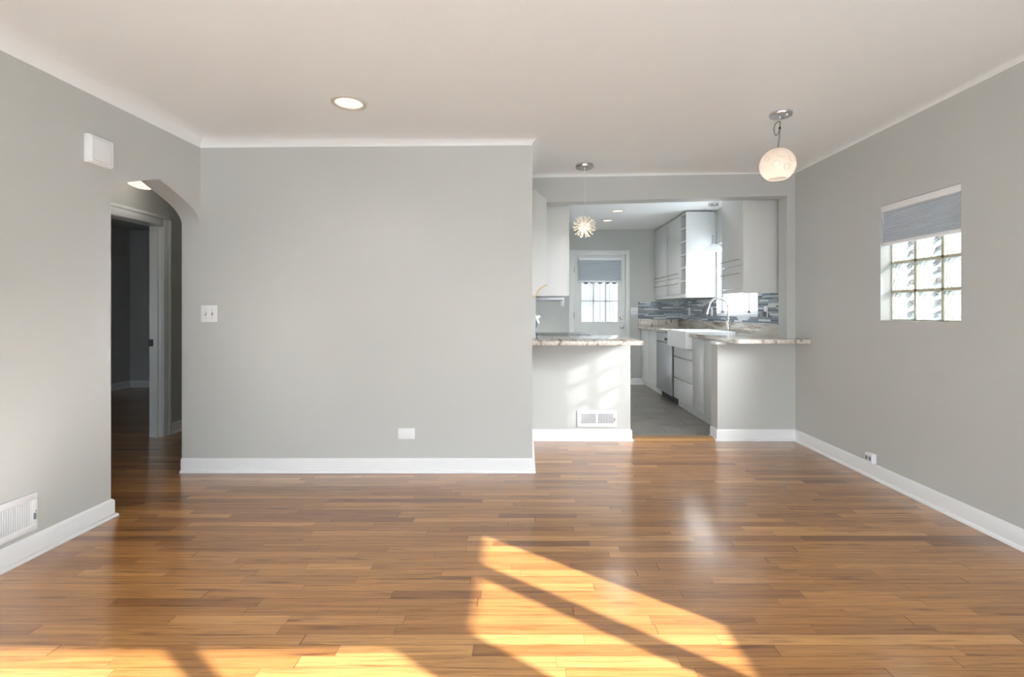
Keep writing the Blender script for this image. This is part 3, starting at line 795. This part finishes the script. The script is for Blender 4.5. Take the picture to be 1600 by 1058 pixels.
# dishwasher
t = thing('dishwasher', 'stainless steel dishwasher between the white base cabinets', 'dishwasher', (2.19, 6.58, 0.004))
MB().box(XF + .025, XR - .02, 6.20, 6.966, 0.09, ZCB - .005).build('body', M['dark'], t)
MB().box(XF - .012, XF + .03, 6.27, 6.962, 0.11, 0.775, 0.004).build('door', M['steel_panel'], t)
cp = MB().box(XF - .012, XF + .03, 6.27, 6.962, 0.78, 0.90, 0.004).build('control_panel', M['steel'], t)
MB().box(XF - .0135, XF - .008, 6.42, 6.56, 0.80, 0.835, 0.002).build('handle_pocket', M['slot'], cp)
MB().box(XF + .07, XR - .02, 6.20, 6.966, 0.004, 0.09).build('toe_kick', M['toe'], t)
# sink cabinet with drawers
t = base_cabinet('base_cabinet', 'white drawer cabinet under the farmhouse sink', 5.505, 6.195, 0.762)
for nm, za, zb in (('drawer', 0.115, 0.366), ('drawer', 0.372, 0.628), ('false_front', 0.636, 0.755)):
    d = MB().box(XF, XF + .02, 5.51, 6.19, za, zb, 0.002).build(nm, M['cabinet'], t)
    if nm == 'drawer': MB().box(XF - .014, XF + .002, 5.53, 6.17, zb - .003, zb + .003, 0.001).build('edge_pull', M['nickel'], d)
# near cabinet
t = base_cabinet('base_cabinet', 'white two door base cabinet beside the right half wall', 4.695, 5.50)
for ya, yb in ((4.70, 5.165), (5.171, 5.497)):
    MB().box(XF, XF + .02, ya, yb, 0.115, ZCB - .012, 0.002).build('door', M['cabinet'], t)

# farmhouse sink
SX0, SX1, SY0, SY1 = 1.80, 2.36, 5.503, 6.195
t = thing('sink', 'white farmhouse sink with an apron front', 'sink', (2.08, 5.855, 0.765))
bas = MB(); bm = bas.bm
prof = [(0.0, 0.765), (0.0, 0.952), (0.0, 0.958), (0.006, 0.962), (0.03, 0.962), (0.036, 0.956), (0.045, 0.80), (0.06, 0.785)]
rg = []
for o, z in prof:
    rg.append([bm.verts.new(p) for p in ((SX0 + o, SY0 + o, z), (SX1 - o, SY0 + o, z), (SX1 - o, SY1 - o, z), (SX0 + o, SY1 - o, z))])
for a, b in zip(rg, rg[1:]):
    for i in range(4): bm.faces.new((a[i], a[(i + 1) % 4], b[(i + 1) % 4], b[i]))
bm.faces.new(rg[0][::-1]); bm.faces.new(rg[-1])
bas.build('basin', M['porcelain'], t)
MB().lathe((2.08, 5.855, 0.786), [(0.045, 0), (0.043, 0.003), (0.02, 0.001)], 20, 'Z', True).build('drain', M['steel'], t)

# granite worktop with splash
def slab(b, poly, z0, z1): b.prism(poly, 'Z', z0, z1)
b = MB()
cr = [(1.84 + 0.07 * (1 - math.sin(a)), 4.29 + 0.07 * (1 - math.cos(a))) for a in [math.pi / 2 * k / 6 for k in range(7)]]
slab(b, [(2.495, 4.29), (2.495, 5.49)] + [(1.84, 5.49)] + cr[::-1], ZCB, ZCT)
slab(b, [(2.365, 5.49), (2.365, 6.20), (2.495, 6.20), (2.495, 5.49)], ZCB, ZCT)
slab(b, [(1.84, 6.20), (1.84, 7.945), (2.495, 7.945), (2.495, 6.20)], ZCB, ZCT)
tag(b.build('worktop', M['granite']), 'long veined granite worktop and breakfast bar on the right', 'worktop')
b = MB().box(2.475, 2.498, 4.70, 7.925, ZCT, 1.055, 0.002).box(1.84, 2.498, 7.926, 7.948, ZCT, 1.055, 0.002)
tag(b.build('splashback', M['granite']), 'low granite splashback strip between the right worktop and the mosaic', 'splashback')
# mosaic
b = MB().box(2.490, 2.4995, 4.70, 7.938, 1.055, 1.13).box(2.490, 2.4995, 4.70, KW[0] - .03, 1.13, 1.372).box(2.490, 2.4995, KW[1], 7.938, 1.13, 1.372)
b.box(1.838, 2.499, 7.938, 7.949, 1.055, 1.335)
struct(b.build('trim_5', M['mosaic']), 'blue and grey glass strip mosaic above the granite splash')

# faucet
t = thing('faucet', 'tall brushed nickel gooseneck kitchen faucet behind the sink', 'faucet', (2.425, 5.855, ZCT))
FX, FY = 2.425, 5.855
MB().lathe((FX, FY, ZCT), [(0.034, 0), (0.034, 0.008), (0.026, 0.014), (0.023, 0.03), (0.023, 0.10), (0.027, 0.125), (0.026, 0.15), (0.018, 0.165)], 20, 'Z', True).build('base', M['nickel'], t)
pts = [(FX, FY, ZCT + 0.15), (FX, FY, 1.20)]
cx = (FX + 2.19) / 2; ra = FX - cx
for k in range(1, 15):
    a = math.pi * 0.93 * k / 14; pts.append((cx + ra * math.cos(a), FY, 1.225 + 1.0 * ra * math.sin(a)))
MB().tube(pts, 0.0135, 12).build('spout', M['nickel'], t)
e = Vector(pts[-1]); dd = (e - Vector(pts[-2])).normalized()
MB().cyl(e, e + dd * 0.035, 0.015, 0.017, 16).cyl(e + dd * .035, e + dd * 0.10, 0.017, 0.025, 16).build('spray_head', M['nickel'], t)
MB().tube([(FX, FY - .022, ZCT + .075), (FX + .005, FY - .05, ZCT + .10), (FX + .02, FY - .065, ZCT + .15), (FX + .03, FY - .07, ZCT + .175)], 0.009, 10, lambda s: 1.3 - 0.5 * s).build('lever', M['nickel'], t)

# upper cabinets
XU = 2.106; ZUB, ZUT = 1.37, 2.485
def upper_doors(t, y0, y1):
    for za, zb, zh in ((1.645, ZUT - .006, 1.695), (1.418, 1.638, 1.56)):
        d = MB().box(XU, XU + .02, y0 + .002, y1 - .002, za, zb, 0.002).build('door', M['cabinet'], t)
        bar_handle_y('handle', d, XU, y0 + .03, y1 - .03, zh)
def upper(label, y0, y1, doors):
    t = thing('wall_cabinet', label, 'cabinet', (2.3, (y0 + y1) / 2, ZUB), 'white wall cabinets on the sink side')
    b = MB().box(XU + .021, XR - .001, y0, y1, 1.415, ZUT, 0.001)
    b.build('body', M['cabinet'], t)
    MB().box(XU + .004, XU + .022, y0, y1, ZUB, 1.412, 0.001).box(XU + .022, XR - .011, y0, y0 + .018, ZUB, 1.415).build('light_valance', M['cabinet'], t)
    for a, c in doors: upper_doors(t, a, c)
    return t
upper('white wall cabinet left of the open cubbies, far corner of the kitchen', 6.648, 7.94, [(7.30, 7.94), (6.65, 7.298)])
t = upper('white wall cabinet nearest the dining side, right of the kitchen window', 4.755, 5.248, [(4.757, 5.246)])
MB().box(XU + .002, XR - .001, 4.741, 4.755, ZUB - .005, ZUT, 0.001).build('side_panel', M['cabinet'], t)
# open cubby column
t = thing('cubby_shelf', 'narrow white column of open cubbies beside the sunlit cabinet side', 'shelf', (2.3, 6.53, ZUB))
MB().box(XU, XR - .001, 6.41, 6.428, ZUB, ZUT, 0.001).box(XU, XR - .001, 6.630, 6.646, ZUB, ZUT, 0.001).build('side_panel', M['cabinet'], t)
MB().box(2.40, XR - .001, 6.428, 6.630, ZUB, ZUT).build('back_panel', M['cab_in'], t)
MB().box(XU, XR - .001, 6.428, 6.630, ZUT - .03, ZUT).build('top_panel', M['cabinet'], t)
MB().box(XU, XR - .001, 6.428, 6.630, ZUB, 1.415).build('bottom_panel', M['cabinet'], t)
for k in range(1, 6):
    z = 1.415 + (ZUT - .03 - 1.415) * k / 6
    MB().box(XU + .002, 2.40, 6.428, 6.630, z - .012, z + .012).build('shelf', M['cabinet'], t)

# ------------------------------------------------------------------ kitchen, left side
wl = MB().box(XE + .005, 1.0, 4.12, 5.065, 0.906, 0.944, 0.006)
tag(wl.build('worktop', M['granite']), 'short veined granite bar top on the left half wall', 'worktop')
# range
t = thing('range', 'black glass-top range with a slanted control panel behind the left counter', 'stove', (0.38, 5.45, 0.004))
MB().box(XE + .02, 0.67, 5.07, 5.83, 0.03, 0.915, 0.004).build('body', M['steel_panel'], t)
MB().box(0.67, 0.70, 5.075, 5.825, 0.20, 0.80, 0.004).build('oven_door', M['black'], t)
MB().box(XE + .06, 0.712, 5.068, 5.832, 0.915, 0.940, 0.004).build('cooktop', M['black'], t)
bg = MB().prism([(XE + .008, 0.94), (XE + .075, 0.94), (XE + .062, 1.0), (XE + .082, 1.06), (XE + .028, 1.20), (XE + .008, 1.20)], 'Y', 5.072, 5.828).build('backguard', M['display'], t)
MB().prism([(XE + .083, 1.062), (XE + .105, 1.067), (XE + .038, 1.212), (XE + .026, 1.205)], 'Y', 5.08, 5.82).build('control_strip', M['steel'], bg)
for y in (5.13, 5.23, 5.68, 5.77):
    MB().cyl((XE + .065, y, 1.125), (XE + .105, y, 1.142), 0.022, 0.02, 16).build('knob', M['plastic'], t)
# hood under the wall cabinets
t = thing('range_hood', 'slim steel range hood under the left wall cabinets', 'hood', (0.25, 5.45, 1.30))
MB().box(XE + .004, 0.40, 5.07, 5.83, 1.303, 1.338, 0.004).build('body', M['steel_panel'], t)
MB().box(0.40, 0.412, 5.10, 5.80, 1.312, 1.332, 0.002).build('front_lip', M['steel'], t)
t = thing('wall_cabinet', 'white wall cabinet on the left behind the notched end panel', 'cabinet', (0.24, 5.3, 1.34))
MB().box(XE + .004, 0.415, 4.752, 5.84, 1.34, ZUT, 0.001).build('body', M['cabinet'], t)
for ya, yb in ((4.755, 5.295), (5.299, 5.838)):
    MB().box(0.415, 0.434, ya, yb, 1.342, ZUT - .004, 0.002).build('door', M['cabinet'], t)

# ------------------------------------------------------------------ switches, outlets, vents
def plate_y(name, label, cat, x0, x1, z0, z1, y, kind, group=None):
    """wall plate on a wall facing -Y"""
    t = thing(name, label, cat, ((x0 + x1) / 2, y, z0), group)
    MB().box(x0, x1, y - .006, y, z0, z1, 0.003).build('plate', M['plastic'], t)
    zc = (z0 + z1) / 2
    if kind == 'toggle2':
        for q in (0.3, 0.7):
            x = x0 + (x1 - x0) * q
            MB().box(x - .006, x + .006, y - .0068, y - .004, zc - .013, zc + .013).build('slot', M['plastic_grey'], t)
            MB().prism([(y - .006, zc - .004), (y - .018, zc + .004), (y - .018, zc + .011), (y - .006, zc + .008)], 'X', x - .004, x + .004).build('toggle', M['plastic'], t)
            for dz in (-.03, .03): MB().cyl((x, y - .0072, zc + dz), (x, y - .005, zc + dz), 0.0032, n=10).build('screw', M['plastic_grey'], t)
    if kind == 'blank':
        for q in (0.25, 0.75): MB().cyl((x0 + (x1 - x0) * q, y - .0070, zc), (x0 + (x1 - x0) * q, y - .005, zc), 0.003, n=10).build('screw', M['plastic'], t)
    return t
plate_y('light_switch', 'white double toggle light switch beside the arched opening', 'switch', XL + .007, -2.272, 1.113, 1.238, YM, 'toggle2')
plate_y('wall_plate', 'blank white wall plate low on the grey front wall', 'plate', -0.934, -0.810, 0.247, 0.327, YM, 'blank')
plate_y('light_switch', 'white double light switch right of the kitchen back door', 'switch', 1.72, 1.836, 1.125, 1.245, YK, 'toggle2')
plate_y('light_switch', 'small white switch plate left of the kitchen back door under the cabinet', 'switch', 0.59, 0.645, 1.27, 1.39, YK, 'blank')

def outlet_x(label, y, zc, cat='outlet', name='outlet', x=2.490):
    t = thing(name, label, cat, (x, y, zc - .058), 'white plates on the mosaic backsplash')
    MB().box(x - .006, x, y - .036, y + .036, zc - .058, zc + .058, 0.002).build('plate', M['plastic'], t)
    for dz in (-.026, .026):
        MB().box(x - .008, x - .005, y - .016, y + .016, zc + dz - .017, zc + dz + .017, 0.001).build('socket', M['plastic'], t)
    return t
outlet_x('white outlet on the mosaic nearest the far kitchen corner', 7.42, 1.185)
outlet_x('white outlet on the mosaic just left of the kitchen window', 6.53, 1.18)
outlet_x('white outlet on the mosaic right of the kitchen window, with a plug in it', 5.07, 1.185)
t = thing('plug_adapter', 'grey plug adapter with thin cord in the outlet right of the kitchen window', 'plug', (2.47, 5.07, 1.13))
MB().box(2.440, 2.482, 5.042, 5.098, 1.13, 1.188, 0.005).build('body', M['plastic_grey'], t)
MB().tube([(2.46, 5.07, 1.132), (2.46, 5.07, 1.09), (2.455, 5.08, 1.04), (2.45, 5.10, 0.99), (2.42, 5.14, 0.955), (2.36, 5.2, 0.949), (2.30, 5.30, 0.949)], 0.0022, 6).build('cord', M['cord_white'], t)

def register(name, label, kind, x=None, y=None, z0=0.127, z1=0.281, u0=0, u1=0, group='white floor registers in the walls'):
    """two-section louvred wall register. kind 'Y': on a wall facing -Y; 'X': on a wall facing +X"""
    def bx(b, ua, ub, za, zb, d0, d1, bev=0.0):
        if kind == 'Y': b.box(ua, ub, y - d1, y - d0, za, zb, bev)
        else: b.box(x + d0, x + d1, ua, ub, za, zb, bev)
        return b
    t = thing(name, label, 'vent', ((u0 + u1) / 2, y, z0) if kind == 'Y' else (x, (u0 + u1) / 2, z0), group)
    m = 0.032; um = (u0 + u1) / 2
    b = MB(); bx(b, u0, u1, z0, z0 + m, 0, .010, .003); bx(b, u0, u1, z1 - m, z1, 0, .010, .003); bx(b, u0, u0 + m, z0 + m, z1 - m, 0, .010, .003); bx(b, u1 - m, u1, z0 + m, z1 - m, 0, .010, .003)
    bx(b, um - .007, um + .007, z0 + m, z1 - m, 0, .010)
    b.build('frame', M['plastic'], t)
    bx(MB(), u0 + .01, u1 - .01, z0 + .01, z1 - .01, 0.0005, .002).build('back', M['plastic_grey'], t)
    lv = MB()
    for s0, s1 in ((u0 + m, um - .007), (um + .007, u1 - m)):
        nb = 14
        for k in range(nb):
            c = s0 + (s1 - s0) * (k + .5) / nb; bx(lv, c - .0022, c + .0022, z0 + m, z1 - m, .002, .009)
    lv.build('louvers', M['plastic'], t)
    bx(MB(), u1 - .022, u1 - .016, z0 + .055, z0 + .085, .009, .020, .001).build('lever', M['plastic_grey'], t)
    sc = MB()
    for za in ((z0 + z1) / 2,): bx(sc, u1 - .012, u1 - .006, za - .003, za + .003, .009, .0112)
    sc.build('screw', M['plastic_grey'], t)
register('wall_register', 'white louvred air register low on the left half wall of the kitchen', 'Y', y=YP, u0=0.489, u1=0.849)
register('wall_register', 'white louvred air register low on the left wall, cut by the photo edge', 'X', x=XL, u0=2.05, u1=2.422, z0=0.127, z1=0.31)

t = thing('door_chime', 'white door chime box high on the left wall beside the arch', 'door chime', (XL, 2.76, 2.01))
MB().box(XL, XL + .030, 2.686, 2.836, 2.012, 2.166, 0.002).build('case', M['plastic'], t)
b = MB().box(XL + .029, XL + .041, 2.692, 2.830, 2.018, 2.026).box(XL + .029, XL + .041, 2.692, 2.830, 2.152, 2.160).box(XL + .029, XL + .041, 2.692, 2.700, 2.026, 2.152).box(XL + .029, XL + .041, 2.822, 2.830, 2.026, 2.152)
b.build('rim', M['plastic'], t)
MB().box(XL + .029, XL + .039, 2.704, 2.818, 2.030, 2.148, 0.0015).build('front_panel', M['plastic'], t)
t = thing('outlet_box', 'small white surface outlet box on the right wall above the baseboard', 'outlet', (XR, 3.53, 0.108))
MB().box(XR - .036, XR, 3.495, 3.565, 0.109, 0.176, 0.004).build('box', M['plastic'], t)
for dy in (-.017, .017): MB().box(XR - .0375, XR - .034, 3.53 + dy - .012, 3.53 + dy + .012, 0.128, 0.157, 0.001).build('socket', M['plastic_grey'], t)

# ------------------------------------------------------------------ lamps
def point(name, loc, w, r, col=(1.0, 0.86, 0.68)):
    d = bpy.data.lights.new(name, 'POINT'); d.energy = w; d.shadow_soft_size = r; d.color = col
    o = bpy.data.objects.new(name, d); COL.objects.link(o); o.location = loc; return o
def spot(name, loc, w, r, ang=115, col=(1.0, 0.88, 0.72)):
    d = bpy.data.lights.new(name, 'SPOT'); d.energy = w; d.shadow_soft_size = r; d.color = col; d.spot_size = math.radians(ang); d.spot_blend = 0.7
    o = bpy.data.objects.new(name, d); COL.objects.link(o); o.location = loc; return o

def downlight(label, x, y, z, r, group=None):
    t = thing('recessed_light', label, 'ceiling light', (x, y, z), group)
    MB().lathe((x, y, z), [(r, 0.0), (r * .99, -.006), (r * .92, -.009), (r * .79, -.004), (r * .77, 0.002)], 40).build('trim_ring', M['ring'], t)
    MB().lathe((x, y, z), [(r * .775, 0.0), (r * .74, 0.03), (r * .60, 0.062), (r * .56, 0.066)], 40).build('reflector', M['reflector'], t)
    MB().lathe((x, y, z), [(r * .57, 0.064), (r * .45, 0.060), (r * .001, 0.058)], 40).build('lens', M['lens'], t)
    return t
downlight('round recessed ceiling light in the living room ceiling', *LIVING_LIGHT, ZC, 0.106)
g = 'recessed lights in the kitchen ceiling'
downlight('nearer, right one of two round recessed kitchen ceiling lights', *KL[0], 2.505, 0.088, g)
downlight('farther, left one of two round recessed kitchen ceiling lights', *KL[1], 2.505, 0.088, g)
spot('downlight_living', (*LIVING_LIGHT, ZC - .01), 5, 0.05)
spot('downlight_kitchen', (*KL[0], 2.49), 17, 0.13, 150, (1.0, 0.97, 0.93))
spot('downlight_kitchen', (*KL[1], 2.49), 17, 0.13, 150, (1.0, 0.97, 0.93))

# globe pendant
GX, GY, GZ = 1.645, 3.2, 2.143
t = thing('pendant_lamp', 'frosted glass globe pendant lamp with a knotted cord near the right wall', 'pendant lamp', (1.665, GY, ZC))
MB().lathe((1.667, GY, ZC), [(0.071, 0.0), (0.071, -.012), (0.066, -.020), (0.001, -.022)], 32).cyl((1.66, GY, ZC - .02), (1.66, GY, ZC - .06), .010, .007, 14).build('canopy', M['chrome'], t)
MB().cyl((1.69, GY - .03, ZC - .022), (1.69, GY - .03, ZC - .026), .006, n=10).build('screw', M['chrome'], t)
loop = [(1.658, GY, ZC - .056), (1.645, GY - .006, ZC - .058), (1.624, GY - .012, ZC - .076), (1.614, GY - .016, ZC - .108), (1.617, GY - .016, ZC - .138), (1.629, GY - .012, ZC - .150), (1.643, GY - .006, ZC - .140), (1.654, GY - .002, ZC - .118), (1.659, GY, ZC - .098)]
MB().tube([(1.661, GY, ZC - .055), (1.660, GY, ZC - .10), (1.657, GY, ZC - .16), (1.652, GY, GZ + .15), (1.649, GY, GZ + .102)], 0.0036, 8).tube(loop, 0.0034, 8).build('cord', M['cord_grey'], t)
MB().cyl((1.6605, GY, ZC - .09), (1.6595, GY, ZC - .104), 0.0075, n=10).build('cord_tie', M['slot'], t)
rg = 0.108
pr = []
for k in range(22):
    a = math.radians(4 + (146 - 4) * k / 21); pr.append((rg * math.sin(a), rg * math.cos(a)))
pr += [(rg * .985 * math.sin(math.radians(146)) - .004, rg * math.cos(math.radians(146)) - .001), (rg * math.sin(math.radians(146)) - .006, rg * math.cos(math.radians(146)) + .004)]
s = MB().lathe((GX, GY, GZ), pr, 44).build('globe_shade', M['globe'], t)
for th, ph, rr in ((62, -100, .030), (58, -40, .018), (80, -65, .024), (95, -25, .014), (100, -120, .020), (78, -150, .016), (45, -130, .016), (110, -85, .018), (60, 20, .022)):
    a, p = math.radians(th), math.radians(ph); d = Vector((math.sin(a) * math.cos(p), math.sin(a) * math.sin(p), math.cos(a)))
    o1 = d.orthogonal().normalized(); o2 = d.cross(o1)
    pts = [Vector((GX, GY, GZ)) + (d * math.cos(rr / rg) + (o1 * math.cos(q) + o2 * math.sin(q)) * math.sin(rr / rg)) * (rg + .0003) for q in [2 * math.pi * k / 24 for k in range(25)]]
    MB().tube(pts, 0.0018, 6).build('raised_ring', M['relief'], s)
MB().cyl((1.648, GY, GZ + .108), (GX, GY, GZ + .045), 0.014, 0.016, 16).build('socket', M['nickel'], t)
MB().sphere((GX, GY, GZ + .005), 0.030, 20, 1.2).build('bulb', M['bulb'], t)
point('globe_bulb', (GX, GY, GZ - .06), 0.22, 0.03)

# starburst pendant
SX, SY, SZ = 0.53, 4.34, 1.938
t = thing('pendant_lamp', 'small starburst pendant lamp of glass rods hanging before the pass-through', 'pendant lamp', (SX, SY, ZC))
MB().lathe((SX + .002, SY, ZC), [(0.078, 0.001), (0.078, -.022), (0.074, -.028), (0.012, -.029), (0.010, -.036), (0.001, -.037)], 32).build('canopy', M['nickel'], t)
MB().tube([(SX + .002, SY, ZC - .036), (SX + .006, SY, ZC - .2), (SX + .006, SY, SZ + .12), (SX + .003, SY, SZ + .02)], 0.0022, 8).build('cord', M['cord_white'], t)
MB().sphere((SX, SY, SZ), 0.021, 20).build('core', M['chrome'], t)
N = 66; ga = math.pi * (3 - math.sqrt(5)); rodmesh = None
for k in range(N):
    z = 1 - 2 * (k + .5) / N; r = math.sqrt(1 - z * z); d = Vector((r * math.cos(ga * k), r * math.sin(ga * k), z))
    d = (d + Vector((R.uniform(-.12, .12), R.uniform(-.12, .12), R.uniform(-.12, .12)))).normalized()
    L = R.uniform(.085, .104); c = Vector((SX, SY, SZ))
    MB().cyl(c + d * .018, c + d * L, .0022, .0026, 8).sphere(c + d * L, .0062, 10).build('glass_rod', M['rod'], t)
for k in range(8):
    z = (-0.6, 0.5)[k % 2] * 0.8; r = math.sqrt(1 - z * z); d = Vector((r * math.cos(k * math.pi / 4), r * math.sin(k * math.pi / 4), z)); c = Vector((SX, SY, SZ))
    MB().cyl(c + d * .02, c + d * .046, .005, n=10).sphere(c + d * .046, .006, 10).build('bulb', M['small_bulb'], t)
point('starburst_bulbs', (SX, SY, SZ - .05), 0.35, 0.03)

# glass pendant over the sink
KX, KY = 2.30, 5.99
t = thing('pendant_lamp', 'flared clear glass pendant lamp over the kitchen sink by the window', 'pendant lamp', (KX, KY, 2.505))
MB().lathe((KX, KY, 2.505), [(0.062, 0.0), (0.062, -.022), (0.056, -.03), (0.001, -.032)], 28).build('canopy', M['chrome'], t)
MB().tube([(KX, KY, 2.475), (KX, KY, 2.10)], 0.0025, 8).build('cord', M['cord_white'], t)
MB().cyl((KX, KY, 2.115), (KX, KY, 2.03), 0.016, n=18).cyl((KX, KY, 2.03), (KX, KY, 2.005), 0.019, 0.028, 18).build('socket', M['steel'], t)
MB().lathe((KX, KY, 0), [(0.026, 2.012), (0.045, 2.002), (0.080, 1.975), (0.128, 1.925), (0.126, 1.922), (0.078, 1.970), (0.043, 1.997), (0.026, 2.006)], 36).build('flared_shade', M['flared'], t)
MB().sphere((KX, KY, 1.968), 0.028, 18, 1.15).build('bulb', M['pale_bulb'], t)

# hall ceiling light
HX, HY = -3.24, 4.2
t = thing('ceiling_light', 'warm lit ceiling light glimpsed through the top of the arch', 'ceiling light', (HX, HY, 2.45))
MB().lathe((HX, HY, 2.45), [(0.16, 0), (0.16, -.035), (0.15, -.05)], 32).build('base', M['nickel'], t)
MB().lathe((HX, HY, 2.45), [(0.155, -.05), (0.155, -.10), (0.14, -.15), (0.10, -.19), (0.05, -.21), (0.001, -.215)], 32).build('glass_bowl', M['hall_glass'], t)
point('hall_bulb', (HX + .1, HY, 2.18), 1.0, 0.05, (1.0, 0.95, 0.88))
